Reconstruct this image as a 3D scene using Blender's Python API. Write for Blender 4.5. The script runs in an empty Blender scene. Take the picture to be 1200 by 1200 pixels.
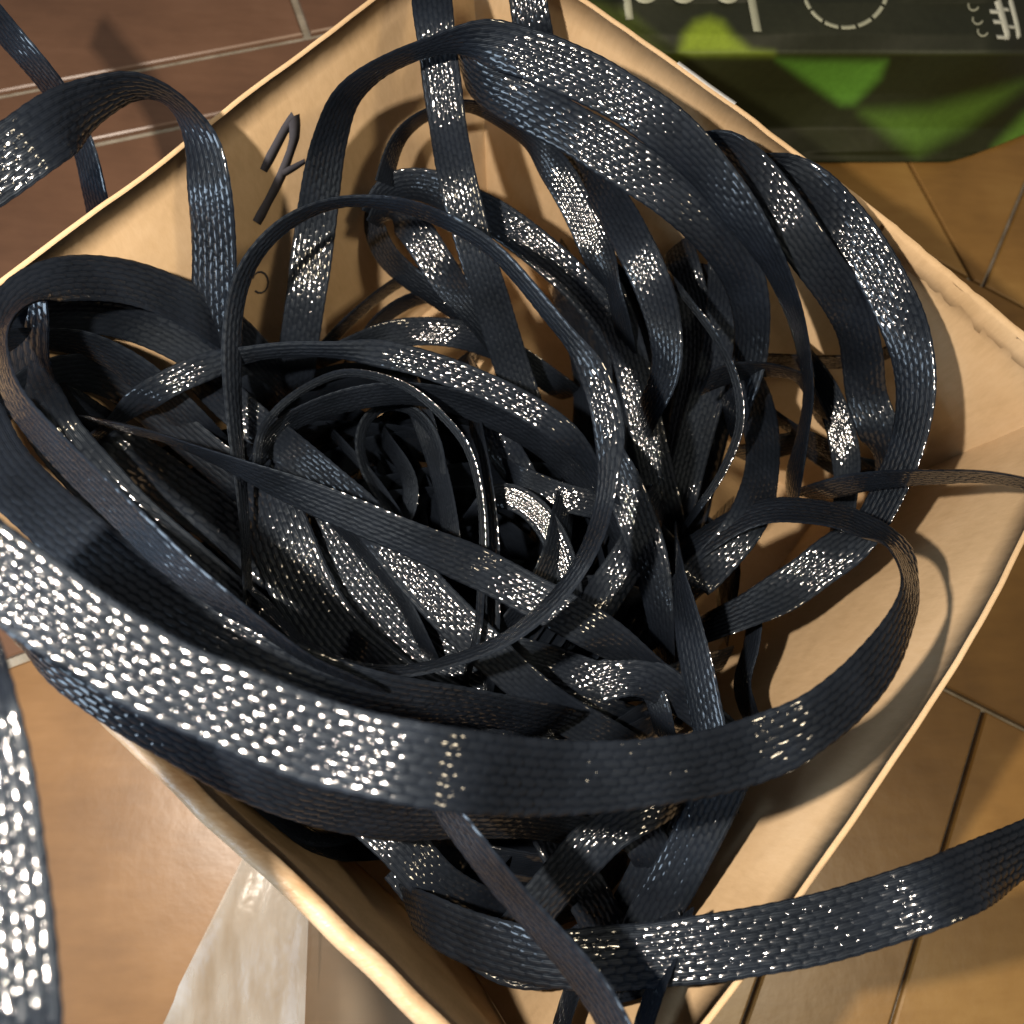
import bpy, bmesh, math, random
import numpy as np
from mathutils import Matrix, Vector

random.seed(7)
rng = np.random.default_rng(11)
S = bpy.context.scene

# ------------------------------------------------------------------ camera
RIM = 0.150                     # height of the box rim above the floor
CAMZ = 0.380                    # lens height above the floor
FPX = 1024.0                    # focal length in units of a 1200 px wide frame
CX = CY = 600.0
down = np.array([-125.0, 338.0, FPX]); down /= np.linalg.norm(down)   # x right, y down, z forward
wz = -down
wy = np.array([0, -1.0, 0]); wy = wy - wz * (wy @ wz); wy /= np.linalg.norm(wy)
wx = np.cross(wy, wz)
# camera axes (x right, y down, z forward) -> world
M_cw = np.array([wx, wy, wz])
CAM = np.array([0.0, 0.0, CAMZ])
right = M_cw @ np.array([1, 0, 0]); upv = M_cw @ np.array([0, -1, 0]); back = M_cw @ np.array([0, 0, -1])
if np.dot(np.cross(right, upv), back) < 0:      # keep the world right-handed
    wx = -wx
    M_cw = np.array([wx, wy, wz])
    right = M_cw @ np.array([1, 0, 0]); upv = M_cw @ np.array([0, -1, 0]); back = M_cw @ np.array([0, 0, -1])
FWD = -back

def pt(x, y, z):
    """point at height z above the floor, seen at (x, y) of the photograph's frame"""
    d = M_cw @ np.array([(x - CX) / FPX, (y - CY) / FPX, 1.0])
    t = (z - CAMZ) / d[2]
    return CAM + d * t

cam = bpy.data.cameras.new('camera')
camo = bpy.data.objects.new('camera', cam)
S.collection.objects.link(camo)
m = Matrix.Identity(4)
for i in range(3):
    m[i][0], m[i][1], m[i][2], m[i][3] = right[i], upv[i], back[i], CAM[i]
camo.matrix_world = m
cam.sensor_width = 36; cam.sensor_height = 36
cam.lens = 36 * FPX / 1200
cam.clip_start = 0.005; cam.clip_end = 20
cam.dof.use_dof = True
cam.dof.focus_distance = 0.262
cam.dof.aperture_fstop = 15
S.camera = camo

# ------------------------------------------------------------------ light
w = bpy.data.worlds.new('World'); S.world = w; w.use_nodes = True
bg = w.node_tree.nodes['Background']
bg.inputs[0].default_value = (0.80, 0.80, 0.86, 1); bg.inputs[1].default_value = 0.13
S.view_settings.view_transform = 'Standard'; S.view_settings.look = 'None'
S.view_settings.exposure = 0; S.view_settings.gamma = 1

def area(name, loc, target, size, power, col, sizey=None):
    l = bpy.data.lights.new(name, 'AREA'); l.energy = power; l.color = col
    l.size = size
    if sizey: l.shape = 'RECTANGLE'; l.size_y = sizey
    o = bpy.data.objects.new(name, l); S.collection.objects.link(o)
    o.location = loc
    o.rotation_euler = (Vector(target) - Vector(loc)).to_track_quat('-Z', 'Y').to_euler()
    return o
KEY = CAM + right * -0.098 + upv * 0.016 + np.array([0, 0, 0.035])
area('key_lamp', KEY, (0.0, 0.08, 0.05), 0.010, 2.45, (1.0, 0.87, 0.73))
area('warm_fill_light', (0.48, -0.22, 1.20), (0.0, 0.1, 0.0), 0.14, 5.5, (1.0, 0.82, 0.56))  # added warm fill, lifts the right floor and the upper left wall
COOL = CAM + right * -0.42 + upv * -0.18 + np.array([0, 0, -0.02])
area('cool_fill_light', COOL, (-0.02, 0.03, 0.16), 0.24, 2.0, (0.62, 0.80, 1.0))  # added soft blue fill for the sheen on the near sleeve

# ------------------------------------------------------------------ helpers
def link(name, me, mat=None, parent=None, smooth=False):
    o = bpy.data.objects.new(name, me); S.collection.objects.link(o)
    if mat: me.materials.append(mat)
    if parent: o.parent = parent
    if smooth: me.polygons.foreach_set('use_smooth', [True] * len(me.polygons))
    return o

def tag(o, label=None, cat=None, group=None, kind=None):
    if label: o['label'] = label
    if cat: o['category'] = cat
    if group: o['group'] = group
    if kind: o['kind'] = kind
    return o

def grid_mesh(name, P, uv=None, closed=False):
    """P: rows x cols x 3"""
    R, C = P.shape[:2]
    me = bpy.data.meshes.new(name)
    me.vertices.add(R * C); me.vertices.foreach_set('co', P.reshape(-1).astype(np.float32))
    i = np.arange(R - 1)[:, None] * C + np.arange(C - 1)[None, :]
    f = np.stack([i, i + 1, i + C + 1, i + C], -1).reshape(-1, 4)
    n = len(f)
    me.loops.add(n * 4); me.loops.foreach_set('vertex_index', f.reshape(-1).astype(np.int32))
    me.polygons.add(n); me.polygons.foreach_set('loop_start', np.arange(0, n * 4, 4, dtype=np.int32))
    me.polygons.foreach_set('loop_total', np.full(n, 4, dtype=np.int32))
    if uv is not None:
        l = me.uv_layers.new(name='UVMap')
        l.data.foreach_set('uv', uv.reshape(-1, 2)[f.reshape(-1)].reshape(-1).astype(np.float32))
    me.update(); me.validate()
    return me

class N:
    """tiny node helper"""
    def __init__(s, name):
        s.m = bpy.data.materials.new(name); s.m.use_nodes = True
        s.t = s.m.node_tree; s.b = s.t.nodes['Principled BSDF']
    def n(s, typ, **k):
        x = s.t.nodes.new(typ)
        for a, v in k.items():
            if a.startswith('i_'): x.inputs[a[2:].replace('_', ' ')].default_value = v
            else: setattr(x, a, v)
        return x
    def l(s, a, b): s.t.links.new(a, b)
    def math(s, op, a, b=None):
        x = s.t.nodes.new('ShaderNodeMath'); x.operation = op
        for i, v in enumerate((a, b)):
            if v is None: continue
            if isinstance(v, (int, float)): x.inputs[i].default_value = v
            else: s.l(v, x.inputs[i])
        return x.outputs[0]
    def ramp(s, fac, stops):
        r = s.t.nodes.new('ShaderNodeValToRGB')
        while len(r.color_ramp.elements) < len(stops): r.color_ramp.elements.new(0.5)
        for e, (p, c) in zip(r.color_ramp.elements, stops):
            e.position = p; e.color = (*c, 1)
        s.l(fac, r.inputs[0]); return r.outputs[0]
    def noise(s, scale, detail=3, rough=0.55, vec=None, stretch=None):
        x = s.t.nodes.new('ShaderNodeTexNoise')
        x.inputs['Scale'].default_value = scale; x.inputs['Detail'].default_value = detail
        x.inputs['Roughness'].default_value = rough
        if vec is None:
            vec = s.t.nodes.new('ShaderNodeTexCoord').outputs['Object']
        if stretch:
            mp = s.t.nodes.new('ShaderNodeMapping'); mp.inputs['Scale'].default_value = stretch[:3]
            if len(stretch) > 3: mp.inputs['Rotation'].default_value = (0, 0, stretch[3])
            s.l(vec, mp.inputs[0]); vec = mp.outputs[0]
        s.l(vec, x.inputs['Vector']); return x.outputs[0]
    def bump(s, h, strength, dist):
        x = s.t.nodes.new('ShaderNodeBump'); x.inputs['Strength'].default_value = strength
        x.inputs['Distance'].default_value = dist
        s.l(h, x.inputs['Height']); s.l(x.outputs[0], s.b.inputs['Normal']); return x
    def set(s, **k):
        for a, v in k.items(): s.b.inputs[a.replace('_', ' ')].default_value = v

def mat_cardboard():
    a = N('kraft_cardboard')
    n1 = a.noise(22, 4); n2 = a.noise(500, 3, 0.7, stretch=(1, 1, 0.25))
    mix = a.math('ADD', a.math('MULTIPLY', n1, 0.7), a.math('MULTIPLY', n2, 0.3))
    c = a.ramp(mix, [(0.30, (0.47, 0.325, 0.178)), (0.52, (0.58, 0.412, 0.240)), (0.72, (0.64, 0.47, 0.290))])
    a.l(c, a.b.inputs['Base Color']); a.set(Roughness=0.72)
    a.b.inputs['Specular IOR Level'].default_value = 0.25
    a.bump(a.math('ADD', a.math('MULTIPLY', a.noise(45, 3), 1.0), a.math('MULTIPLY', n2, 0.12)), 0.5, 0.0012)
    return a.m
def mat_edge():
    a = N('worn_cardboard_rim')
    n = a.noise(60, 4, stretch=(1, 1, 3))
    c = a.ramp(n, [(0.3, (0.34, 0.21, 0.11)), (0.5, (0.47, 0.33, 0.20)), (0.72, (0.60, 0.47, 0.33))])
    a.l(c, a.b.inputs['Base Color']); a.set(Roughness=0.42)
    a.bump(a.noise(70, 4, 0.6, stretch=(1, 3, 1, 0.8)), 0.6, 0.0014)
    return a.m
def mat_tape():
    a = N('clear_tape')
    a.set(Roughness=0.22, Alpha=0.45)
    a.b.inputs['Base Color'].default_value = (0.80, 0.84, 0.86, 1)
    a.bump(a.noise(160, 3), 0.6, 0.001)
    return a.m
def mat_tile(name, stops):
    a = N(name)
    oi = a.n('ShaderNodeObjectInfo')
    n1 = a.noise(9, 5, 0.6); n2 = a.noise(40, 4, 0.6, stretch=(1, 5, 1, 0.6))
    mix = a.math('ADD', a.math('ADD', a.math('MULTIPLY', n1, 0.72), a.math('MULTIPLY', n2, 0.16)),
                 a.math('MULTIPLY', oi.outputs['Random'], 0.10))
    c = a.ramp(mix, [(0.30, stops[0]), (0.5, stops[1]), (0.68, stops[2])])
    a.l(c, a.b.inputs['Base Color']); a.set(Roughness=0.34)
    a.bump(a.noise(70, 4), 0.15, 0.0012)
    return a.m
def mat_grout():
    a = N('pale_grout')
    c = a.ramp(a.noise(90, 4), [(0.3, (0.24, 0.21, 0.16)), (0.7, (0.42, 0.38, 0.31))])
    a.l(c, a.b.inputs['Base Color']); a.set(Roughness=0.9)
    a.bump(a.noise(600, 2), 0.6, 0.001)
    return a.m
def mat_sleeve():
    a = N('black_braided_polyester')
    tc = a.n('ShaderNodeTexCoord'); sep = a.n('ShaderNodeSeparateXYZ'); a.l(tc.outputs['UV'], sep.inputs[0])
    u, v = sep.outputs[0], sep.outputs[1]        # u across (0..1), v along in metres
    att = a.n('ShaderNodeAttribute', attribute_name='gloss_mask')      # glint dots and gap shade put into the gloss, set per vertex
    # fine monofilament lines running with the strands; 'lay' is 1 on the crown of a float, 0 in the gap between floats
    crown = att.outputs['Fac']
    line = a.math('SINE', a.math('MULTIPLY', u, 2 * math.pi * 30))
    a.bump(a.math('ADD', line, a.math('MULTIPLY', a.noise(900, 2), 0.6)), 0.8, 0.00005)
    c = a.ramp(a.noise(60, 2), [(0.3, (0.0038, 0.0052, 0.0080)), (0.7, (0.0080, 0.0108, 0.0165))])
    a.l(c, a.b.inputs['Base Color'])
    a.set(Roughness=0.46)
    a.l(a.math('ADD', a.math('MULTIPLY', crown, 0.13), 0.05), a.b.inputs['Specular IOR Level'])
    a.b.inputs['Specular Tint'].default_value = (0.70, 0.85, 1.0, 1)  # bluish sheen put into the specular tint
    a.l(a.math('MULTIPLY', crown, 1.0), a.b.inputs['Coat Weight'])
    a.b.inputs['Coat Roughness'].default_value = 0.09
    return a.m
def mat_plain(name, col, rough, spec=0.5, alpha=1.0):
    a = N(name); a.b.inputs['Base Color'].default_value = (*col, 1); a.set(Roughness=rough, Alpha=alpha)
    a.b.inputs['Specular IOR Level'].default_value = spec
    return a.m
def mat_bag():
    a = N('printed_foil_pouch')
    at = a.n('ShaderNodeAttribute', attribute_name='print')
    hsv = a.n('ShaderNodeMixRGB', blend_type='MULTIPLY'); hsv.inputs[0].default_value = 0.6
    a.l(at.outputs['Color'], hsv.inputs[1])
    g = a.ramp(a.noise(300, 3, 0.7), [(0.3, (0.7, 0.7, 0.7)), (0.7, (1, 1, 1))]); a.l(g, hsv.inputs[2])
    a.l(hsv.outputs[0], a.b.inputs['Base Color']); a.set(Roughness=0.58)
    a.b.inputs['Specular IOR Level'].default_value = 0.3
    a.bump(a.noise(30, 3), 0.35, 0.004)
    return a.m
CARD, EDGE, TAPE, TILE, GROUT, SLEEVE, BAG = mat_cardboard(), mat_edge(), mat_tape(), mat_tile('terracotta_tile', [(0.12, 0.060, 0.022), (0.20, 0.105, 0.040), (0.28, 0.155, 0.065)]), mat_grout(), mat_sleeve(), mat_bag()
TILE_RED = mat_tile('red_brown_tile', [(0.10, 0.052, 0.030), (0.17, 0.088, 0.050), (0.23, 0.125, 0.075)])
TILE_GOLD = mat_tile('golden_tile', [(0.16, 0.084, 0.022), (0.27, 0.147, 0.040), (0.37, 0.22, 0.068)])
INK = mat_plain('marker_ink', (0.055, 0.055, 0.068), 0.85, 0.15)
PRINT = mat_plain('pale_bag_print', (0.42, 0.44, 0.33), 0.5)
WHITEP = mat_plain('white_bag_print', (0.75, 0.78, 0.68), 0.5)

# ------------------------------------------------------------------ floor
fl = grid_mesh('floor', np.array([[[-1.2, -1.2, 0], [1.2, -1.2, 0]], [[-1.2, 1.2, 0], [1.2, 1.2, 0]]]))
floor = tag(link('floor', fl, GROUT), 'red brown terracotta tile floor with pale joints', kind='structure')

def clip(poly, p, q, side):
    p = np.array(p); q = np.array(q); d = q - p; nrm = np.array([-d[1], d[0]]) * side
    out = []
    for i in range(len(poly)):
        a, b = poly[i], poly[(i + 1) % len(poly)]
        da, db = nrm @ (a - p), nrm @ (b - p)
        if da >= 0: out.append(a)
        if da * db < 0: out.append(a + (b - a) * da / (da - db))
    return out
def F(x, y): return pt(x, y, 0.0)[:2]
def split(polys, a, b, test=None):
    A, B = F(*a), F(*b); out = []
    for P in polys:
        c = np.mean(P, 0)
        if test and not test(c): out.append(P); continue
        for s in (1, -1):
            q = clip(P, A, B, s)
            if len(q) > 2: out.append(q)
    return out
root = [[np.array(v) for v in ((-.75, -.6), (.75, -.6), (.75, .75), (-.75, .75))]]
root = split(root, (600, 0), (600, 1200))
xm = F(600, 600)
L = [p for p in root if np.mean(p, 0)[0] < 0]; R = [p for p in root if np.mean(p, 0)[0] >= 0]
# left of the box: rows that follow the two pale joints, and the one at the left edge
L = split(L, (0, 783), (48, 765))
def upL(c): return c[1] > (F(0, 783)[1])
L = split(L, (0, 117), (350, 50), upL)
L = split(L, (110, 173), (207, 153), lambda c: upL(c) and c[1] < F(100, 95)[1])
L = split(L, (344, 0), (362, 50), lambda c: c[1] > F(100, 95)[1] )
L = split(L, (-60, -90), (440, -190), lambda c: c[1] > F(100, 95)[1])
L = split(L, (-30, 560), (60, 540), lambda c: upL(c) and c[1] < F(100, 170)[1])
L = split(L, (-60, 1000), (-90, 1200), lambda c: not upL(c))
# right of the box
R = split(R, (1093, 803), (1200, 857))
def loR(c): return c[1] < F(1140, 830)[1]
R = split(R, (1147, 837), (1040, 1200), loR)
R = split(R, (887, 1143), (867, 1200), lambda c: loR(c) and c[0] < F(1090, 1030)[0])
R = split(R, (1150, 340), (1300, 420), lambda c: not loR(c))
R = split(R, (1064, 200), (1132, 325), lambda c: c[1] > F(1200, 500)[1])
R = split(R, (1204, 205), (1150, 335), lambda c: c[1] > F(1200, 500)[1] and c[0] > F(1090, 250)[0])
def inset(poly, d):
    c = np.mean(poly, 0); n = len(poly)
    area2 = sum(poly[i][0] * poly[(i + 1) % n][1] - poly[(i + 1) % n][0] * poly[i][1] for i in range(n))
    if area2 < 0: poly = poly[::-1]
    out = list(poly)
    for i in range(n):
        a, b = poly[i], poly[(i + 1) % n]; e = b - a
        if np.linalg.norm(e) < 1e-6: continue
        e = e / np.linalg.norm(e); nn = np.array([-e[1], e[0]])
        out = clip(out, a + nn * d, a + nn * d + e, 1)
    return out
for P in L + R:
    gw = 0.0022 if np.mean(P, 0)[0] < 0 else 0.0011
    o1 = inset(P, gw); o2 = inset(P, gw + .0008)
    if len(o1) < 3 or len(o2) != len(o1): 
        continue
    bm = bmesh.new(); h = 0.0035 + random.uniform(-.0004, .0004)
    ctr = np.mean(o1, 0)
    r0 = [bm.verts.new((*(p - ctr), 0.0002)) for p in o1]; r1 = [bm.verts.new((*(p - ctr), h - .0007)) for p in o1]
    r2 = [bm.verts.new((*(p - ctr), h)) for p in o2]
    for i in range(len(o1)):
        j = (i + 1) % len(o1)
        bm.faces.new((r0[i], r0[j], r1[j], r1[i])); bm.faces.new((r1[i], r1[j], r2[j], r2[i]))
    bm.faces.new(r2)
    me = bpy.data.meshes.new('floor_tile'); bm.to_mesh(me); bm.free()
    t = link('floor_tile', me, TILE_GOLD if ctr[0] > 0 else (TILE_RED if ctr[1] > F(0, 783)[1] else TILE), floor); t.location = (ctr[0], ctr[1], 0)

# ------------------------------------------------------------------ cardboard box
QP = [(-220, 490), (545, -85), (1279, 463), (691, 1353)]          # left, top, right, bottom corner
Q = [pt(x, y, RIM) for x, y in QP]
box_c = np.mean(Q, 0)
def smooth_noise(x, seed, amp, per):
    r = np.random.default_rng(seed); k = r.uniform(-1, 1, 400)
    t = np.abs(x / per) + 3.3; i = np.floor(t).astype(int); f = t - i; f = f * f * (3 - 2 * f)
    return amp * (k[i] * (1 - f) + k[i + 1] * f)
box = bpy.data.objects.new('cardboard_box', None); S.collection.objects.link(box)
box.location = (box_c[0], box_c[1], 0)
tag(box, 'open brown cardboard box with a handwritten 1 inside, full of black sleeves', 'box')
def to_box(me_obj):
    me_obj.location = (-box_c[0], -box_c[1], 0)
def wall(a, b, bow, thick, seed, flare, edge_mat_rows=True, round_top=False, jit=0.0006):
    a = np.array(a); b = np.array(b); Lw = np.linalg.norm(b - a); e = (b - a) / Lw
    out = np.cross(e, [0, 0, 1.0]); 
    if out @ (a - box_c) < 0: out = -out
    nL = 160; nz = 16
    s = np.linspace(0, 1, nL)
    # profile: inner face bottom->top, rounded top, outer face top->bottom
    prof = [(0.0, z) for z in np.linspace(0.0035, RIM - 0.002, nz)]
    rr = 8
    for k in range(rr + 1):
        th = math.pi * k / rr
        prof.append((thick / 2 - math.cos(th) * thick / 2, RIM - 0.002 + math.sin(th) * (0.0008 if not round_top else 0.0032)))
    prof += [(thick, z) for z in np.linspace(RIM - 0.004, 0.0035, 8)]
    P = np.zeros((nL, len(prof), 3))
    for j, (o, z) in enumerate(prof):
        hf = z / RIM
        base = a[None, :] * (1 - s[:, None]) + b[None, :] * s[:, None]
        bw = bow * (4 * s * (1 - s)) ** 0.8 * hf ** 1.5
        wob = smooth_noise(s * Lw, seed, 0.0010, 0.06) * hf + smooth_noise(s * Lw, seed + 1, jit * .35, 0.011) * hf ** 8 \
            + smooth_noise(s * Lw + z * 1.7, seed + 5, 0.0003, 0.035)
        zz = z + (smooth_noise(s * Lw, seed + 2, jit * .35, 0.007) + smooth_noise(s * Lw, seed + 3, jit * 1.2, 0.05)) * (hf > 0.97)
        P[:, j] = base + out[None, :] * (o + bw + wob - flare * (1 - min(1, hf)))[:, None]
        P[:, j, 2] = zz
    return P, out, e, Lw
W = {}
specs = [('ul', 0, 1, 0.000, 0.0014, 10, False), ('ur', 1, 2, 0.0085, 0.0018, 30, False),
         ('lr', 2, 3, 0.0100, 0.0016, 50, False), ('ll', 3, 0, 0.000, 0.0056, 70, True)]
for key, i, j, bow, th, sd, rt in specs:
    P, out, e, Lw = wall(Q[i], Q[j], bow, th, sd, {'ul': 0.040, 'ur': 0.010, 'lr': 0.022, 'll': 0.0}[key], round_top=rt, jit={'ul': .0003, 'ur': .0006, 'lr': .0003, 'll': .0008}[key])
    me = grid_mesh('wall', P)
    o = link('wall', me, CARD, box, True); to_box(o)
    me.materials.append(EDGE)
    if key != 'll':
        C = P.shape[1] - 1
        me.polygons.foreach_set('use_smooth', [not (15 <= (k % C) <= 24) for k in range(len(me.polygons))])
    if key == 'll':
        C = P.shape[1] - 1
        idx = [1 if 14 <= (k % C) <= 26 else 0 for k in range(len(me.polygons))]
        me.polygons.foreach_set('material_index', idx)
    o['label'] = {'ul': 'panel with the handwritten 1', 'ur': 'panel with the crumpled taped rim', 'lr': 'bright panel crossed by loop shadows', 'll': 'shaded panel with thick blurred rim nearest the lens'}[key]
    W[key] = (P, out, e, Lw)
bot = grid_mesh('bottom', np.array([[Q[0], Q[1]], [Q[3], Q[2]]]) * np.array([1, 1, 0]) + np.array([0, 0, 0.005]))
o = link('bottom', bot, CARD, box); to_box(o)

def strip_mesh(name, pts, wid, nrm, thick=0.0002):
    """thin flat stroke along 3D points lying on a surface with normal nrm"""
    pts = np.array(pts); wid = np.broadcast_to(wid, (len(pts),)); nrm = np.array(nrm)
    T = np.gradient(pts, axis=0); T /= np.linalg.norm(T, axis=1)[:, None]
    B = np.cross(T, nrm); B /= np.linalg.norm(B, axis=1)[:, None]
    a = pts + B * wid[:, None] / 2; b = pts - B * wid[:, None] / 2
    P = np.stack([a - nrm * thick, a, b, b - nrm * thick], 1)
    return grid_mesh(name, P)
# a folded-back crumpled lip on the inside of the upper right rim
Pu, outu, eu, Lu = W['ur']
def on_wall(key, x, y):
    """where the ray through (x, y) meets the inner face of a wall (mean plane)"""
    P, out, e, Lw = W[key]
    d = M_cw @ np.array([(x - CX) / FPX, (y - CY) / FPX, 1.0])
    a = Q[{'ul': 0, 'ur': 1, 'lr': 2, 'll': 3}[key]]
    off = 0.0
    for it in range(8):
        t = ((a + out * off - CAM) @ out) / (d @ out); p = CAM + d * t
        s = ((p - a) @ e) / Lw * 159; si = int(np.clip(s, 0, 158)); z = np.clip((p[2] - .0035) / (RIM - .0055) * 15, 0, 14.999); zj = int(z)
        fs, fz = np.clip(s - si, 0, 1), z - zj
        q = (P[si, zj] * (1 - fs) + P[si + 1, zj] * fs) * (1 - fz) + (P[si, zj + 1] * (1 - fs) + P[si + 1, zj + 1] * fs) * fz
        off = (q - a) @ out - 0.00025
    return p
n0, n1 = 96, 150
lip_rows = []
lr_ = np.random.default_rng(5)
for si in range(n0, n1, 2):
    k = (si - n0) / (n1 - n0 - 1); wdt = 0.0078 * min(1, k * 5) + 0.0005
    top = Pu[si, 19].copy()
    r = []
    for q, (dz, do) in enumerate([(0.0004, 0.0016), (0.0006, 0.0), (-.0008, -0.0008), (-wdt * .5, -0.0014), (-wdt, -0.0016), (-wdt - .0004, -0.0002)]):
        v = top + outu * (do + lr_.uniform(-1, 1) * 0.00022); v[2] = top[2] + dz + lr_.uniform(-1, 1) * 0.0003 + (0.0008 * math.sin(si * .21 + 1) if q > 2 else 0)
        r.append(v)
    lip_rows.append(r)
o = link('folded_lip', grid_mesh('folded_lip', np.array(lip_rows)), CARD, box, False); to_box(o)
# scrap of clear tape on the rim
s0 = [Pu[k, 20] + np.array([0, 0, 0.0007]) for k in range(54, 70)]
o = link('tape_strip', strip_mesh('tape_strip', s0, 0.0013, (0, 0, 1.0)), TAPE, box, True); to_box(o)
def arc(cx, cy, r, a0, a1, n=12, ry=None):
    ry = ry or r
    return [(cx + r * math.cos(math.radians(a)), cy + ry * math.sin(math.radians(a))) for a in np.linspace(a0, a1, n)]
# the handwritten mark and a faint pen squiggle
def ink(pxs, wpx, name='marker_stroke'):
    pts = []
    for k in range(len(pxs) - 1):
        for t in np.linspace(0, 1, 7)[:-1]:
            x = pxs[k][0] * (1 - t) + pxs[k + 1][0] * t; y = pxs[k][1] * (1 - t) + pxs[k + 1][1] * t
            pts.append(on_wall('ul', x, y))
    pts.append(on_wall('ul', *pxs[-1]))
    nn = -W['ul'][1] + np.array([0, 0, 0.2]); nn /= np.linalg.norm(nn)
    d = np.linalg.norm(pts[0] - CAM)
    if not np.isscalar(wpx): wpx = np.interp(np.linspace(0, len(wpx) - 1, len(pts)), range(len(wpx)), wpx)
    o = link(name, strip_mesh(name, pts, wpx * d / FPX, nn, 0.0001), INK, box); to_box(o)
ink([(309, 200), (317, 184), (326, 167), (334, 152), (341, 142), (345, 137)], (11, 14, 13, 13, 14, 15))
ink([(344, 136), (345.5, 148), (345, 162), (341, 176), (336, 190), (330, 205), (322, 222), (314, 237), (306, 252), (301, 261)], (16, 15, 14, 12, 13, 14, 14, 13, 15, 14))
ink([(331, 204), (338, 200), (347, 195), (357, 189)], (9, 9, 8, 6))
ink(arc(305, 331, 9.5, 130, -160, 12, 12.5), 2.2, 'pen_squiggle')

# ------------------------------------------------------------------ green pouch beyond the box
def lerp(x, X, Y): return np.interp(x, X, Y)
VY = [188, 150, 110, 62, 40, 0, -140, -260]
VZ = [0.0045, 0.014, 0.032, 0.056, 0.061, 0.064, 0.05, 0.006]
def bag_pt(x, y, lift=0.0):
    z = np.interp(-y, [-v for v in VY], VZ)
    z = z + 0.003 * math.sin(x * .021 + y * .03) * (1 if 0 < y < 180 else .4)
    if x > 1150: z *= max(0.15, 1 - ((x - 1150) / 90) ** 2 * .8)
    return pt(x, y, max(z, 0.0045) + lift)
def sd_poly(px, py, poly):
    d = 1e9; ins = False; n = len(poly)
    for i in range(n):
        ax, ay = poly[i]; bx, by = poly[(i + 1) % n]
        ex, ey = bx - ax, by - ay; wx_, wy_ = px - ax, py - ay
        t = max(0, min(1, (wx_ * ex + wy_ * ey) / (ex * ex + ey * ey)))
        dd = math.hypot(wx_ - ex * t, wy_ - ey * t); d = min(d, dd)
        if (ay > py) != (by > py) and px < (bx - ax) * (py - ay) / (by - ay) + ax: ins = not ins
    return -d if ins else d
GREENS = [([(796, 62), (802, 40), (815, 26), (832, 21), (846, 26), (858, 42), (880, 60), (905, 63)], (0.30, 0.50, 0.035), 8),
          ([(912, 70), (1038, 72), (1030, 92), (1000, 122), (985, 122), (950, 98)], (0.13, 0.40, 0.035), 7),
          ([(1012, 132), (1090, 128), (1200, 98), (1130, 150), (1075, 180), (1050, 165)], (0.12, 0.29, 0.03), 12),
          ([(1165, 172), (1200, 134), (1240, 112), (1240, 190), (1165, 185)], (0.13, 0.33, 0.03), 8),
          ([(690, 0), (735, 22), (790, 72), (700, 70)], (0.18, 0.30, 0.03), 14)]
BX = np.linspace(600, 1238, 240); BY = np.concatenate([np.linspace(190, 0, 84), np.linspace(-6, -260, 24)])
bp = np.zeros((len(BY), len(BX), 3)); bc = np.zeros((len(BY), len(BX), 4)); bc[..., 3] = 1
for i, y in enumerate(BY):
    for j, x in enumerate(BX):
        yb = y
        if x > 1110 and y > 100: yb = 100 + (y - 100) * (1 - 0.55 * ((x - 1110) / 128) ** 1.2)
        bp[i, j] = bag_pt(x, yb)
        if yb >= 0 or i % 4 == 0 or True:
            if yb > 62: base = np.array([0.022, 0.026, 0.007])
            else: base = np.array([0.026, 0.030, 0.018])
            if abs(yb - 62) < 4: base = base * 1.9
            c = base.copy()
            if yb > -20:
                for poly, col, soft in GREENS:
                    sd = sd_poly(x, yb, poly); a = min(1, max(0, 0.5 - sd / (soft * 2.6))); a = a * a * (3 - 2 * a)
                    c = c * (1 - a) + np.array(col) * np.array([.85, .72, .9]) * a
            bc[i, j, :3] = c
bag = bpy.data.objects.new('foil_pouch', None); S.collection.objects.link(bag)
bl = bag_pt(900, 185); bag.location = (bl[0], bl[1], 0)
tag(bag, 'dark green printed foil pouch with bright leaf shapes lying behind the box', 'pouch')
me = grid_mesh('pouch_body', bp)
ca = me.color_attributes.new('print', 'FLOAT_COLOR', 'POINT'); ca.data.foreach_set('color', bc.reshape(-1).astype(np.float32))
o = link('pouch_body', me, BAG, bag, True); o.location = (-bl[0], -bl[1], 0)
# side wall of the pouch down to the floor
side = np.stack([bp[:, -1], bp[:, -1] * np.array([1, 1, 0]) + np.array([0.004, 0, 0.0045])], 1)
me = grid_mesh('pouch_side', side); ca = me.color_attributes.new('print', 'FLOAT_COLOR', 'POINT')
ca.data.foreach_set('color', np.tile([0.04, 0.05, 0.02, 1], side.shape[0] * 2).astype(np.float32))
o = link('pouch_side', me, BAG, bag, True); o.location = (-bl[0], -bl[1], 0)
def bag_stroke(pxs, wpx, mat, name):
    pts = []
    for k in range(len(pxs) - 1):
        for t in np.linspace(0, 1, 5)[:-1]:
            pts.append(bag_pt(pxs[k][0] * (1 - t) + pxs[k + 1][0] * t, pxs[k][1] * (1 - t) + pxs[k + 1][1] * t, 0.0005))
    pts.append(bag_pt(*pxs[-1], 0.0005))
    d = np.linalg.norm(pts[0] - CAM)
    o = link(name, strip_mesh(name, pts, wpx * d / FPX, (0, -0.15, 0.98)), mat, bag); o.location = (-bl[0], -bl[1], 0)
bag_stroke([(734, -30), (735, 0), (738, 23)], 8, PRINT, 'printed_letter')
bag_stroke([(877, -30), (881, 0), (888, 37)], 8, PRINT, 'printed_letter')
for cx_ in (756, 801, 853):
    bag_stroke(arc(cx_, -22, 17, 0, 180, 14, 22), 7, PRINT, 'printed_letter')
for a0 in range(8, 172, 23):
    bag_stroke(arc(991, -18, 50, a0, a0 + 19, 6), 4, PRINT, 'printed_ring_dash')
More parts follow.
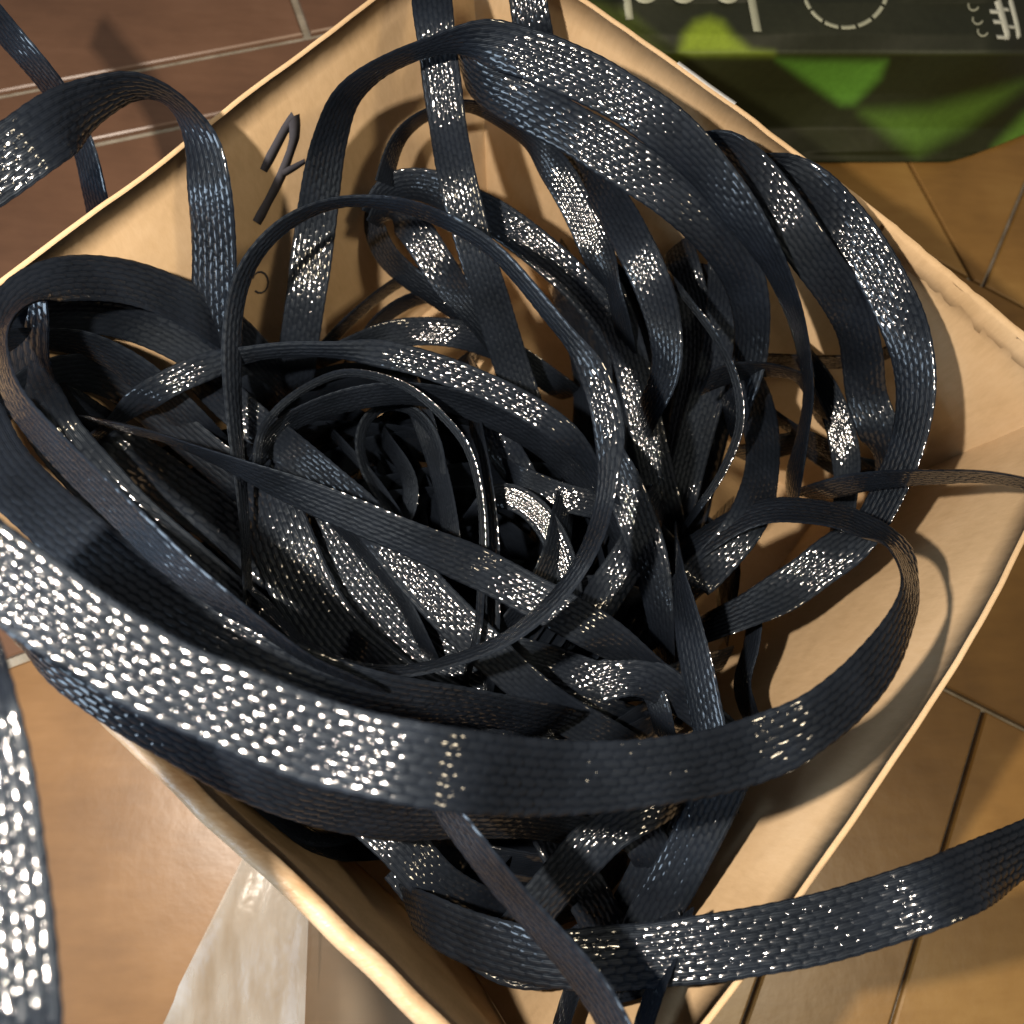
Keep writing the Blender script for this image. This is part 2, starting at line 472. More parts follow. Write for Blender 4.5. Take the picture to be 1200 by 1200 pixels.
bag_stroke([(1162, -20), (1170, 8), (1176, 30), (1180, 46)], 9, WHITEP, 'printed_text_line')
bag_stroke([(1177, -20), (1185, 8), (1190, 28), (1193, 45)], 7, WHITEP, 'printed_text_line')
for x0, y0, l in ((1157, -8, 12), (1160, 13, 14), (1164, 25, 14), (1168, 43, 14)):
    bag_stroke([(x0, y0), (x0 + l, y0 + 1)], 4, WHITEP, 'printed_text_serif')
for x0, y0, l in ((1172, 10, 10), (1182, 31, 10)):
    bag_stroke([(x0, y0), (x0 + l, y0 + 1)], 3.5, WHITEP, 'printed_text_serif')
for cc in ((1146, 22), (1152, 36), (1141, 6)):
    bag_stroke(arc(cc[0], cc[1], 6, 20, 200, 8), 1.6, PRINT, 'printed_small_mark')

# ------------------------------------------------------------------ pale sheet added for the glare on the floor beside the box
FILM = N('pale_glare_film')
FILM.l(FILM.ramp(FILM.noise(30, 3, stretch=(4, 1, 1, .4)), [(0.3, (0.36, 0.33, 0.26)), (0.7, (0.62, 0.62, 0.56))]), FILM.b.inputs['Base Color'])
FILM.set(Roughness=0.28, Alpha=0.4); FILM.bump(FILM.noise(60, 3), .4, .003); FILM = FILM.m
cre = [((292, 990), (186, 1202), .0045), ((310, 1000), (225, 1202), .010), ((322, 1010), (252, 1202), .006), ((336, 1020), (285, 1202), .016), ((352, 1040), (325, 1202), .012), ((362, 1060), (357, 1202), .022)]
rows = []
for a, b, z in cre:
    rows.append([pt(a[0] + (b[0] - a[0]) * t, a[1] + (b[1] - a[1]) * t, z + .002 * math.sin(t * 5)) for t in np.linspace(-.4, 1.6, 20)])
o = link('glare_sheet', grid_mesh('glare_sheet', np.array(rows)), FILM, None, False)
tag(o, 'pale folded sheet put in for soft glare on the floor below the box rim', 'glare sheet')
cre2 = [((361, 1040), (358, 1202), .020), ((400, 1080), (400, 1202), .006), ((470, 1100), (470, 1202), .012), ((600, 1200), (600, 1300), .005)]
rows = [[pt(a[0] + (b[0] - a[0]) * t, a[1] + (b[1] - a[1]) * t, z) for t in np.linspace(-.4, 2.2, 16)] for a, b, z in cre2]
GREYF = mat_plain('grey_film', (0.16, 0.16, 0.14), 0.35, alpha=.4)
o2 = link('grey_underside', grid_mesh('grey_underside', np.array(rows)), GREYF, o)

# ------------------------------------------------------------------ braided sleeves
W0D = 0.0130
inner_n = []; 
for i in range(4):
    a, b = Q[i], Q[(i + 1) % 4]; e = (b - a) / np.linalg.norm(b - a); nn = np.array([e[1], -e[0], 0.0])
    if nn @ (box_c - a) < 0: nn = -nn
    inner_n.append((a, nn))
FLARE = [0.040, 0.010, 0.022, 0.0]
def inside_margin(p): return min((p - a) @ n - fl_ * max(0, 1 - p[2] / RIM) for (a, n), fl_ in zip(inner_n, FLARE))

def catmull(P, t):
    P = np.array(P, float); n = len(P)
    ext = np.vstack([2 * P[0] - P[1], P, 2 * P[-1] - P[-2]])
    i = np.clip(np.floor(t).astype(int), 0, n - 2); f = (t - i)[:, None]
    p0, p1, p2, p3 = ext[i], ext[i + 1], ext[i + 2], ext[i + 3]
    return 0.5 * (2 * p1 + (p2 - p0) * f + (2 * p0 - 5 * p1 + 4 * p2 - p3) * f ** 2 + (-p0 + 3 * p1 - 3 * p2 + p3) * f ** 3)
def gsm(a, k):
    r = int(k * 3) + 1; x = np.arange(-r, r + 1); g = np.exp(-x * x / (2 * k * k)); g /= g.sum()
    b = np.concatenate([2 * a[:1] - a[r:0:-1], a, 2 * a[-1:] - a[-2:-r - 2:-1]], 0)
    return np.stack([np.convolve(b[:, j], g, 'valid') for j in range(a.shape[1])], 1)

sleeve_count = 0; tri_total = 0
def sleeve(label, pts, W0=W0D, fine=0.40, outside=False, group='black braided sleeves of the tangle', seed=None, ext=True, pitch=0.27, cols=8, relief=0.00026, zclip=0.016, g=(), cut=False):
    """pts: (x, y, width in px, height above the rim in mm); a negative width tips the other edge up"""
    global sleeve_count, tri_total
    sleeve_count += 1; sd = seed or sleeve_count * 13
    pts = [tuple(p) for p in pts]; g = set(g)
    if not outside and ext:          # let both ends dive out of sight into the pile
        a, b = np.array(pts[-1], float), np.array(pts[-2], float)
        ln = math.hypot(*(a - b)[:2]); e = a + (a - b) * 24 / max(ln, 1); e[3] = a[3] - 26; e[2] = a[2] * .8
        if 0 < a[0] < 1200 and 0 < a[1] < 1200: pts.append(tuple(e))
        if not cut:
            a, b = np.array(pts[0], float), np.array(pts[1], float)
            ln = math.hypot(*(a - b)[:2]); e = a + (a - b) * 24 / max(ln, 1); e[3] = a[3] - 26; e[2] = a[2] * .8
            if 0 < a[0] < 1200 and 0 < a[1] < 1200: pts.insert(0, tuple(e)); g = {k + 1 for k in g}
    P = np.array(pts, float)
    n = len(P)
    ctrl = []
    for x, y, wp, z in P:
        z = RIM + z / 1000
        p = pt(x, y, z)
        if not outside:
            q0 = pt(x, y, RIM)
            if inside_margin(q0) > 0.002:
                while z < RIM and inside_margin(p) < 0.005: z += 0.002; p = pt(x, y, z)
            elif z < RIM + 0.003: z = RIM + 0.003; p = pt(x, y, z)
        z = max(z, 0.012); p = pt(x, y, z)
        depth = (p - CAM) @ FWD
        wf = W0 * FPX / depth
        phi = math.copysign(math.acos(min(1, abs(wp) / wf)), wp)
        ctrl.append([x, y, z, phi])
    # where the sleeve lies square to the lamp and the eye it catches the light
    runs = []; run = []
    for k in range(n):
        if k in g: run.append(k)
        elif run: runs.append(run); run = []
    if run: runs.append(run)
    for run in runs:
        z0 = [ctrl[k][2] for k in run]; zn = {run[0]: z0[0]}
        for k in run[1:]:
            Pk = pt(ctrl[k - 1][0], ctrl[k - 1][1], zn[k - 1])
            Hh = (CAM - Pk) / np.linalg.norm(CAM - Pk) + (KEY - Pk) / np.linalg.norm(KEY - Pk)
            d = pt(ctrl[k][0], ctrl[k][1], 0.0) - CAM; tt = ((Pk - CAM) @ Hh) / (d @ Hh)
            zn[k] = CAMZ + d[2] * tt
        off = np.mean(z0) - np.mean(list(zn.values()))
        for k in run:
            dz = np.clip(0.8 * (zn[k] + off - ctrl[k][2]), -zclip, zclip)
            z = ctrl[k][2] + dz
            p = pt(ctrl[k][0], ctrl[k][1], z)
            if not outside and inside_margin(pt(ctrl[k][0], ctrl[k][1], RIM)) > 0.002:
                while z < RIM and inside_margin(p) < 0.005: z += 0.002; p = pt(ctrl[k][0], ctrl[k][1], z)
            ctrl[k][2] = z
            wf = W0 * FPX / ((p - CAM) @ FWD); r = abs(P[k][2]) / wf
        for k in run:
            p = pt(*ctrl[k][:3]); ka, kb_ = max(0, k - 1), min(n - 1, k + 1)
            Tk = pt(*ctrl[kb_][:3]) - pt(*ctrl[ka][:3]); Tk /= np.linalg.norm(Tk)
            Vk = (CAM - p) / np.linalg.norm(CAM - p); Lk = (KEY - p) / np.linalg.norm(KEY - p); Hk = Vk + Lk
            Bk = np.cross(Vk, Tk); Bk /= np.linalg.norm(Bk); Ck = np.cross(Tk, Bk); Ck *= np.sign(Ck @ Vk)
            ph = float(np.clip(math.atan2(-(Hk @ Bk), Hk @ Ck), -.45, .45))
            wf = W0 * FPX / ((p - CAM) @ FWD); r = abs(P[k][2]) / wf
            ctrl[k][3] = ph if r > 0.7 else math.copysign(math.acos(r), P[k][2])
    t = np.linspace(0, n - 1, (n - 1) * 40 + 1)
    C = catmull(ctrl, t)
    X = np.array([pt(c[0], c[1], c[2]) for c in C])
    # resample by arc length
    seg = np.linalg.norm(np.diff(X, axis=0), axis=1); s = np.concatenate([[0], np.cumsum(seg)]); Lt = s[-1]
    step = fine / 1000; m_ = max(8, int(Lt / step)); ss = np.linspace(0, Lt, m_)
    X = np.stack([np.interp(ss, s, X[:, k]) for k in range(3)], 1); phi = np.interp(ss, s, C[:, 3])[:, None]
    kk = min(9, m_ / 14); X = gsm(X, kk); phi = gsm(phi, kk)[:, 0]
    X[:, 2] = np.maximum(X[:, 2], 0.006)
    T = np.gradient(X, axis=0); T /= np.linalg.norm(T, axis=1)[:, None]
    V = CAM - X; V /= np.linalg.norm(V, axis=1)[:, None]
    B = np.cross(V, T); B /= np.linalg.norm(B, axis=1)[:, None]
    Cc = np.cross(T, B); Cc *= np.sign((Cc * V).sum(1))[:, None]
    Wd = np.cos(phi)[:, None] * B + np.sin(phi)[:, None] * Cc
    Nn = np.cross(T, Wd); sg = np.sign((np.cross(T, B) * V).sum(1)); Nn *= sg[:, None]
    # Nn now continuous and facing the lens for |phi| < 90 deg
    K = int(round(W0 * 1000 / (fine * 0.93))) | 1
    u = np.linspace(-1, 1, K)
    v = ss
    # braid relief: columns of oval floats, each column half a step off the next
    pv = W0 * pitch; ncol = cols; cw = W0 / ncol
    U, Vv = np.meshgrid(u, v); um = U * W0 / 2
    wob = smooth_noise(Vv[:, 0], sd, 0.12, 0.016)[:, None]; wob2 = smooth_noise(Vv[:, 0], sd + 1, 0.14, 0.02)[:, None]
    snake = smooth_noise(Vv[:, 0], sd + 3, 0.06, 0.009)[:, None] * (1 - U ** 2)
    cu = (U + 1) / 2 * ncol + snake
    ci = np.clip(np.floor(cu), 0, ncol - 1).astype(int); du = (cu - ci - 0.5) * cw
    lat = Vv / pv + wob + wob2 * U
    lc = lat + 0.5 * (ci % 2)
    vi = np.floor(lc).astype(int); dv = (lc - vi - 0.5) * pv
    hsh = ((ci * 73856093) ^ (vi * 19349663) ^ (sd * 83492791)) & 1023
    r1 = hsh / 1023.0 - 0.5; r2 = ((hsh * 7919) & 1023) / 1023.0 - 0.5
    tl = np.where(ci % 2 == 0, 0.10, -0.10)
    d1 = du - tl * dv
    amp = relief * W0 / 0.015
    h = 1 - (d1 / (cw * 0.56)) ** 2 - 0.42 * (np.abs(dv) / (pv * 0.52)) ** 2.2
    crown = np.clip((h - 0.34) / 0.42, 0, 1); crown = crown * crown * (3 - 2 * crown)
    h = np.maximum(h, -0.7)
    h = h * amp + (du * r2 * 0.07 + dv * r1 * 0.12) * np.clip(h + .35, 0, 1)
    th = 0.00055
    prof = np.sqrt(np.clip(1 - np.abs(U) ** 3.2, 0, 1))
    cup = 0.00035 * smooth_noise(Vv[:, 0], sd + 4, 1.0, 0.03)[:, None] * (U ** 2)
    edge = 1 + smooth_noise(Vv[:, 0], sd + 6, 0.03, 0.012)[:, None] + 0.010 * np.sin(2 * np.pi * lat)
    top = X[:, None, :] + Wd[:, None, :] * (um * edge)[..., None] + Nn[:, None, :] * (prof * th + cup + h * (0.35 + 0.65 * prof))[..., None]
    kb = np.unique(np.concatenate([np.arange(0, K, 4), [K - 1]])); rb = np.unique(np.concatenate([np.arange(0, m_, 4), [m_ - 1]]))
    botm = X[:, None, :] + Wd[:, None, :] * (um * edge)[..., None] + Nn[:, None, :] * (-prof * th + cup - h * 0.5 * prof)[..., None]
    botm = botm[rb][:, kb][:, ::-1]
    uv = np.stack([(U + 1) / 2, Vv], -1)
    me1 = grid_mesh('s', top, uv)
    R1, C1 = top.shape[:2]
    # one mesh: top sheet + bottom sheet
    nt = R1 * C1; R2, C2 = botm.shape[:2]
    def faces(R, C, off):
        i = np.arange(R - 1)[:, None] * C + np.arange(C - 1)[None, :] + off
        return np.stack([i, i + C, i + C + 1, i + 1], -1).reshape(-1, 4)
    f = np.vstack([faces(R1, C1, 0), faces(R2, C2, nt)])
    if sg.mean() < 0: f = f[:, ::-1]
    allv = np.vstack([top.reshape(-1, 3), botm.reshape(-1, 3)]); alluv = np.vstack([uv.reshape(-1, 2), uv[rb][:, kb][:, ::-1].reshape(-1, 2)])
    org = X[m_ // 2].copy()
    me = bpy.data.meshes.new('braided_sleeve')
    me.vertices.add(len(allv)); me.vertices.foreach_set('co', (allv - org).reshape(-1).astype(np.float32))
    nf = len(f); me.loops.add(nf * 4); me.loops.foreach_set('vertex_index', f.reshape(-1).astype(np.int32))
    me.polygons.add(nf); me.polygons.foreach_set('loop_start', np.arange(0, nf * 4, 4, dtype=np.int32)); me.polygons.foreach_set('loop_total', np.full(nf, 4, dtype=np.int32))
    l = me.uv_layers.new(name='UVMap'); l.data.foreach_set('uv', alluv[f.reshape(-1)].reshape(-1).astype(np.float32))
    gloss_mask = np.concatenate([crown.reshape(-1).astype(np.float32), np.full(len(botm.reshape(-1, 3)), 0.5, np.float32)])
    at = me.attributes.new('gloss_mask', 'FLOAT', 'POINT'); at.data.foreach_set('value', gloss_mask)
    me.update(); bpy.data.meshes.remove(me1)
    tri_total += nf * 2
    o = link('braided_sleeve', me, SLEEVE, None, True); o.location = org
    tag(o, label, 'cable sleeve', group)
    return o

SL = [
 # ---- the large sweeps nearest the lens
 ('widest black sleeve sweeping across the whole box from the left edge to the right wall', [(-90,600,104,74),(-40,642,104,72),(0,672,101,70),(50,707,95,68),(100,742,91,66),(190,795,90,63),(267,826,91,61),(383,872,94,58),(533,902,88,52),(667,912,83,47),(800,901,76,40),(890,878,73,34),(950,850,66,36),(1000,810,58,33),(1043,757,42,29),(1066,700,20,22),(1056,652,18,12),(1030,628,28,2),(980,606,30,-10),(910,598,30,-28),(860,612,30,-36),(800,650,30,-50)], dict(fine=.38, W0=.015, zclip=.025, g=(1,2,3,4,5,6,7,8))),
 ('broad sleeve at the bottom left corner running straight down beside the box', [(-70,700,90,60),(-60,760,100,68),(-45,820,108,76),(-30,890,114,84),(-20,960,120,88),(-10,1040,125,92),(-2,1120,128,95),(2,1200,130,96),(0,1290,132,96)], dict(outside=True, fine=.38, W0=.015, zclip=.035, g=(2,3,4,5,6,7))),
 ('sleeve looping round the left edge above the hollow of the coil', [(320,440,40,-62),(285,400,44,-45),(250,374,50,-30),(195,345,50,-18),(140,328,50,-8),(80,326,52,2),(30,344,44,10),(4,385,18,18),(4,430,16,22),(24,478,26,26),(75,534,34,30),(130,587,35,33),(200,655,34,34),(260,703,26,32),(310,738,13,28),(360,772,10,20),(420,800,10,5)], dict(W0=.015)),
 ('dim sleeve lying just above the widest one, with rows of brown glints', [(-40,470,60,0),(0,545,70,6),(60,605,76,10),(150,680,78,12),(250,742,74,14),(350,790,66,10),(450,818,55,0),(560,830,40,-15),(640,845,40,-30)], dict(W0=.015)),
 ('dark sleeve under the widest one, along the near rim', [(20,742,20,20),(70,785,40,24),(130,822,50,24),(200,862,54,22),(270,900,56,18),(340,932,54,12),(410,952,50,4),(480,962,48,-6),(560,962,42,-16),(640,966,36,-26),(720,985,40,-45)], dict(W0=.015)),
 ('glinting sleeve arching over the upper left rim and hanging down inside the corner', [(-80,235,84,40),(-40,222,80,38),(0,193,75,36),(48,160,66,33),(100,124,52,30),(147,104,36,26),(187,107,20,22),(214,126,22,17),(235,163,40,10),(245,220,50,3),(251,290,50,-12),(252,350,50,-25),(258,410,50,-38),(280,480,44,-60)], dict(W0=.015, g=(0,1,2,3))),
 ('narrow sleeve hanging outside the box behind the upper left rim', [(-50,-30,30,10),(5,35,31,8),(40,75,30,2),(75,122,28,-8),(97,170,25,-22),(110,225,26,-40),(122,290,26,-60),(130,350,26,-100)], dict(outside=True, g=(3,4,5))),
 ('straight sleeve coming down from the top edge left of centre', [(500,-60,48,16),(508,20,47,10),(513,60,47,4),(518,100,47,-2),(525,150,46,-8),(534,200,48,-14),(547,255,48,-22),(564,315,46,-32),(582,372,44,-44),(600,430,44,-56),(625,500,40,-70)], dict(g=(1,2,3,4))),
 ('short sleeve at the top edge right of centre, dipping behind the arches', [(612,-50,46,14),(620,10,46,6),(628,50,44,-8),(640,100,42,-24),(655,150,40,-38),(668,200,38,-48)], dict(g=(0,1,2))),
 ('outer arch rising from the far wall, narrowing to an edge at right', [(345,440,46,-70),(357,360,48,-50),(368,280,50,-38),(376,220,46,-26),(386,165,40,-14),(407,112,30,2),(455,75,20,14),(533,48,26,22),(600,57,38,25),(660,79,47,25),(715,106,48,23),(780,150,48,19),(830,200,48,14),(872,256,42,8),(907,312,28,0),(935,380,18,-14),(947,450,12,-26),(942,500,12,-36),(930,560,20,-50)], dict(W0=.014, g=(8,9,10,11))),
 ('wide glinting arch just under the outer arch', [(538,70,16,0),(560,98,38,2),(615,122,54,4),(680,157,60,5),(740,195,60,4),(800,238,58,1),(848,285,52,-6),(875,340,46,-18),(880,410,40,-34),(860,480,36,-50)], dict(W0=.015, g=(3,4))),
 ('sleeve bending over at the right with a short bright patch, inside the outermost one', [(818,168,16,-2),(850,172,34,4),(878,198,48,7),(905,232,54,7),(934,274,54,4),(962,314,54,-1),(992,355,50,-9),(1008,405,44,-20),(1015,465,36,-32),(1030,505,34,-40),(1038,543,22,-48),(1030,590,20,-56)], dict(W0=.014, g=(3,4,8,9))),
 ('outermost right-hand arch hugging the far right rim', [(885,190,16,-4),(912,196,34,-1),(948,218,48,2),(987,257,52,3),(1021,305,54,3),(1048,355,53,2),(1067,405,47,-2),(1073,460,42,-8),(1063,520,38,-15),(1043,572,38,-23),(1015,622,38,-31),(975,652,40,-38),(930,686,42,-44),(880,714,40,-50),(830,735,34,-60)], dict(W0=.014, g=(3,4,5,11,12))),
 ('short curved sleeve with a bright patch ending left of the right-hand holes', [(810,684,40,-40),(826,670,42,-38),(854,641,45,-37),(878,606,44,-38),(892,562,40,-41),(893,510,40,-46),(878,455,40,-55),(850,410,40,-65)], dict(g=(1,2,3))),
 ('slim curved sleeve crossing the first right-hand hole', [(950,430,26,-46),(965,450,27,-48),(981,490,28,-50),(991,530,26,-53),(992,570,26,-56),(985,620,26,-60)], dict(W0=.010, g=(2,3))),
 ('thin sleeve leaving the box at the right edge', [(970,575,24,-34),(1000,567,24,-26),(1050,561,21,-10),(1100,558,17,4),(1150,557,14,14),(1200,565,13,20),(1280,590,13,24)], dict()),
 ('stub of sleeve with its cut end just left of the upper right hole', [(826,449,22,-30),(845,441,24,-31),(880,434,19,-34),(915,436,14,-38),(943,446,12,-42),(958,480,16,-50)], dict(cut=True)),
 ('dark strip running level across the upper right hole', [(860,425,20,-70),(900,422,18,-70),(960,424,16,-70),(1020,420,14,-66),(1060,400,12,-60)], dict(ext=False)),
 ('thin dark strip slanting across the small middle right hole', [(870,455,14,-66),(895,478,13,-68),(925,500,13,-70),(960,520,18,-74),(1000,545,22,-76)], dict()),
 ('dark strip across the lower right hole', [(890,530,28,-80),(940,520,26,-80),(985,545,30,-84),(1030,555,30,-80)], dict()),
 # ---- rings
 ('thin ring standing on edge around the middle of the tangle', [(290,700,10,-46),(285,600,12,-44),(276,500,18,-34),(272,430,22,-24),(274,370,22,-16),(284,325,20,-9),(307,287,18,-3),(345,255,16,2),(400,236,12,6),(467,240,16,10),(525,260,18,12),(572,288,18,13),(610,327,18,14),(647,372,19,15),(675,405,22,15),(701,450,27,15),(714,500,28,14),(713,552,25,12),(706,600,23,9),(688,650,21,5),(657,695,19,0),(600,744,17,-8),(533,773,14,-16),(467,787,14,-22),(405,780,13,-28),(352,752,11,-34),(310,706,10,-40)], dict(W0=.0088, cols=5, pitch=.4, relief=.00042, g=(10,11,12,13,14,15,16,17,18))),
 ('sparkling sleeve curving from the dark left hollow over the rings', [(120,505,14,-44),(148,483,20,-40),(178,460,27,-36),(225,436,26,-31),(285,417,20,-26),(340,410,19,-22),(400,411,20,-20),(467,418,24,-20),(540,441,24,-22),(605,470,26,-25),(657,504,24,-30),(692,545,20,-36),(720,600,22,-46),(745,660,24,-60)], dict(W0=.009, cols=5, pitch=.4, relief=.00042, zclip=.008, g=(2,3,4,5,6,7,8,9,10))),
 ('very thin sparkling ring on edge inside the larger thin ring', [(300,545,9,-40),(303,515,9,-38),(318,488,9,-36),(350,460,9,-33),(400,437,9,-30),(450,443,9,-29),(485,458,9,-29),(517,485,9,-29),(546,520,9,-30),(559,560,9,-30),(565,600,9,-31),(566,650,9,-32),(563,700,9,-35),(560,740,9,-40),(550,780,9,-48)], dict(W0=.0042, cols=3, pitch=.6, relief=.0007, fine=.3, g=(2,3,4,5,6,7,8,9,10,11,12))),
 ('dark smooth sleeve just under the sparkling curved one', [(300,545,18,-52),(325,505,22,-47),(362,483,24,-43),(420,466,28,-40),(480,461,26,-40),(540,472,30,-42),(600,497,32,-46),(650,532,30,-52),(690,572,28,-58),(730,625,30,-66),(760,690,30,-76)], dict()),
 ('plain dark sleeve running diagonally from the hollow to lower right, glinting at its end', [(140,500,8,-16),(190,512,8,-18),(240,531,12,-20),(300,556,25,-21),(360,581,38,-22),(430,610,42,-23),(500,640,42,-24),(570,670,42,-26),(630,702,42,-28),(690,735,42,-31),(740,768,38,-36),(790,808,34,-44),(840,855,30,-54)], dict(g=(7,8,9))),
 ('glinting sleeve passing under the plain diagonal one', [(240,440,44,-52),(270,472,46,-50),(305,502,44,-49),(345,532,42,-48),(400,575,38,-47),(445,625,36,-45),(490,680,40,-44),(535,728,44,-44),(590,780,46,-46),(650,830,46,-50),(720,870,44,-58)], dict(g=(1,2,5,6,7))),
 ('wide dim sleeve deep in the lower left of the coil', [(300,540,60,-60),(325,620,62,-60),(360,700,64,-60),(415,770,64,-60),(490,825,62,-62),(570,860,60,-66)], dict(W0=.021, g=(1,2,3,4), cols=10, pitch=.18)),
 ('wide dotted sleeve lying between two dim ones in the coil', [(360,580,50,-66),(395,640,62,-66),(440,700,66,-66),(500,760,66,-68),(580,805,64,-70),(670,840,60,-74),(750,860,50,-80)], dict(W0=.021, g=(1,2,3,4,5), cols=10, pitch=.18)),
 ('bright dotted sleeve peeping out just above the middle of the widest one', [(420,770,44,-50),(460,810,46,-48),(520,840,46,-46),(600,866,46,-46)], dict(g=(1,2,3))),
 ('narrow upright sleeve right behind the very thin ring', [(558,500,16,-52),(568,560,17,-50),(575,620,18,-49),(577,680,18,-48),(576,735,17,-48),(572,790,17,-50)], dict(W0=.008, cols=4, pitch=.45, relief=.0004, g=(1,2,3,4))),
 ('small upright sleeve inside the rings with a bright foot', [(488,470,26,-62),(503,515,24,-62),(516,560,21,-62),(525,600,21,-62),(532,650,20,-64)], dict(W0=.009, g=(3,4))),
 ('little bright hooked sleeve right of the very thin ring', [(560,600,18,-60),(582,580,22,-56),(607,584,24,-54),(632,603,25,-53),(652,635,26,-53),(664,675,26,-55),(672,730,26,-60)], dict(W0=.009, g=(1,2,3,4,5))),
 ('short dotted sleeve dropping below the dark smooth one', [(555,455,32,-70),(572,495,34,-66),(588,525,34,-65),(615,565,34,-68)], dict(g=(1,2))),
 ('small sleeve crossing behind the right side of the thin ring', [(600,555,26,-64),(645,578,28,-62),(690,590,28,-60),(740,602,30,-60),(780,640,30,-66)], dict(W0=.010, g=(1,2))),
 ('glinting sleeve slanting up to the right of the thin ring', [(690,730,28,-56),(712,690,32,-52),(740,650,34,-50),(765,600,34,-52)], dict(g=(1,2))),
 ('smooth dark folded sleeve right of the thin ring', [(715,530,26,-40),(735,580,40,-40),(755,635,44,-42),(768,690,38,-48),(776,750,26,-58)], dict(g=(1,2))),
 ('tiny dark ring nested in the middle of the tangle', [(470,610,12,-66),(438,570,12,-64),(421,525,12,-62),(430,488,12,-60),(460,473,12,-58),(492,486,12,-58),(512,520,12,-60),(518,570,12,-64)], dict(W0=.007, cols=4, pitch=.4)),
 ('thin dark thread of sleeve slanting inside the tiny ring', [(400,520,10,-68),(430,552,10,-66),(458,590,10,-64),(482,628,10,-64)], dict(W0=.006, cols=4, pitch=.4)),
 ('small curved sleeve closing the tiny ring at its foot', [(455,520,16,-74),(480,560,18,-72),(478,600,18,-72),(450,640,18,-74)], dict(W0=.009, g=(1,2))),
 ('short glinting sleeve leaning on the thin ring from inside', [(590,740,26,-60),(625,700,30,-56),(650,650,30,-54),(660,600,26,-58)], dict(g=(1,2))),
 ('short glinting sleeve below the bright hooked one', [(600,690,26,-68),(640,700,28,-66),(690,690,28,-66),(740,700,26,-70)], dict(W0=.010, g=(1,2))),
 ('dotted sleeve crossing low under the end of the diagonal one', [(600,760,30,-62),(660,780,32,-60),(720,800,32,-60),(780,800,30,-62),(830,780,26,-68)], dict(W0=.011, g=(1,2,3))),
 ('short bright stub above the right end of the widest one', [(745,790,24,-44),(768,815,26,-42),(775,845,26,-42)], dict(W0=.010, g=(0,1,2))),
 ('thin curved sleeve over the dark inner hollow of the ring', [(355,560,14,-58),(385,600,14,-56),(430,650,16,-56),(470,700,16,-58),(500,760,16,-62)], dict(W0=.009)),
 # ---- upper middle
 ('narrow arch with a dense dotted tail above the centre', [(450,215,22,-42),(459,180,19,-36),(477,150,16,-31),(512,129,12,-26),(550,124,14,-22),(590,141,20,-20),(625,168,24,-20),(655,205,27,-22),(680,250,30,-24),(700,295,28,-27),(716,330,18,-32),(728,375,20,-42),(738,425,20,-58),(745,470,20,-80)], dict(pitch=.17, cols=8, W0=.0115, ext=False, g=(6,7,8,9,10))),
 ('wide dark band crossing behind the straight sleeve above centre', [(435,250,22,-56),(460,220,34,-48),(500,218,38,-44),(545,237,46,-42),(590,262,50,-42),(640,300,50,-44),(688,345,46,-48),(725,395,42,-54),(750,450,40,-62)], dict(ext=False)),
 ('sleeve with a bright middle bending downwards right of centre', [(660,172,34,-28),(690,198,40,-20),(714,235,44,-16),(742,285,43,-15),(765,335,43,-16),(779,385,40,-20),(780,435,34,-28),(760,480,30,-42)], dict(g=(3,4))),
 ('dotted sleeve curling down left of the straight one', [(437,262,16,-56),(452,245,26,-52),(480,262,34,-50),(500,290,38,-50),(520,322,36,-52),(542,352,34,-55),(572,388,30,-60),(600,430,30,-66)], dict(ext=False, g=(2,3,4))),
 ('outer dark curl at the left of the upper middle', [(450,225,16,-76),(436,250,22,-72),(446,290,28,-70),(475,322,28,-70),(515,350,26,-72),(560,380,26,-76)], dict(ext=False)),
 ('thin strip slanting low on the far wall left of centre', [(375,412,13,-78),(410,375,13,-78),(450,342,13,-80),(485,322,13,-82),(520,318,13,-84)], dict()),
 ('second thin strip beside the slanting one', [(420,410,14,-84),(440,380,16,-84),(470,357,17,-84),(505,346,15,-85),(550,350,14,-88)], dict()),
 ('level dotted strip low in the middle under the thin ring', [(380,420,20,-72),(430,398,24,-70),(490,388,26,-68),(545,393,28,-68),(600,415,30,-72),(650,450,30,-80)], dict(W0=.011, g=(2,3))),
 ('dark broad sleeve upright in the right middle shadow', [(846,250,40,-36),(850,300,44,-42),(848,360,46,-48),(838,430,44,-55),(815,510,44,-62),(795,590,40,-70)], dict()),
 ('second broad sleeve in the shadow right of centre', [(800,310,44,-50),(815,370,46,-58),(815,440,46,-64),(800,520,44,-70),(790,600,44,-76)], dict()),
 ('dimly dotted sleeve dropping right of the thin ring', [(705,330,40,-48),(722,370,44,-50),(738,420,48,-52),(750,470,46,-55),(764,530,44,-60),(780,600,40,-68)], dict(g=(2,3,4))),
 ('very thin glinting edge curving through the right shadow', [(790,330,8,-20),(815,362,8,-20),(838,392,9,-21),(856,425,9,-23),(867,462,10,-25),(868,498,10,-28),(858,530,10,-32),(840,565,9,-38),(815,600,8,-46)], dict(W0=.0045, cols=3, pitch=.6, relief=.0007, fine=.3, g=(3,4,5,6,7))),
 # ---- lower middle
 ('pointed dark sleeve rising from behind the widest one at right', [(795,655,6,-30),(799,690,20,-28),(808,740,34,-26),(820,800,38,-26),(834,870,40,-28),(845,930,40,-30)], dict()),
 ('dark sleeve sloping under the pointed one', [(700,800,36,-40),(750,790,40,-38),(800,820,42,-38),(850,860,40,-40),(890,900,36,-46)], dict(ext=False, g=(0,1))),
 ('narrow dark strip crossing the lower right gap', [(885,715,18,-60),(880,760,18,-60),(868,800,20,-62),(880,840,20,-62),(892,868,20,-62)], dict(ext=False)),
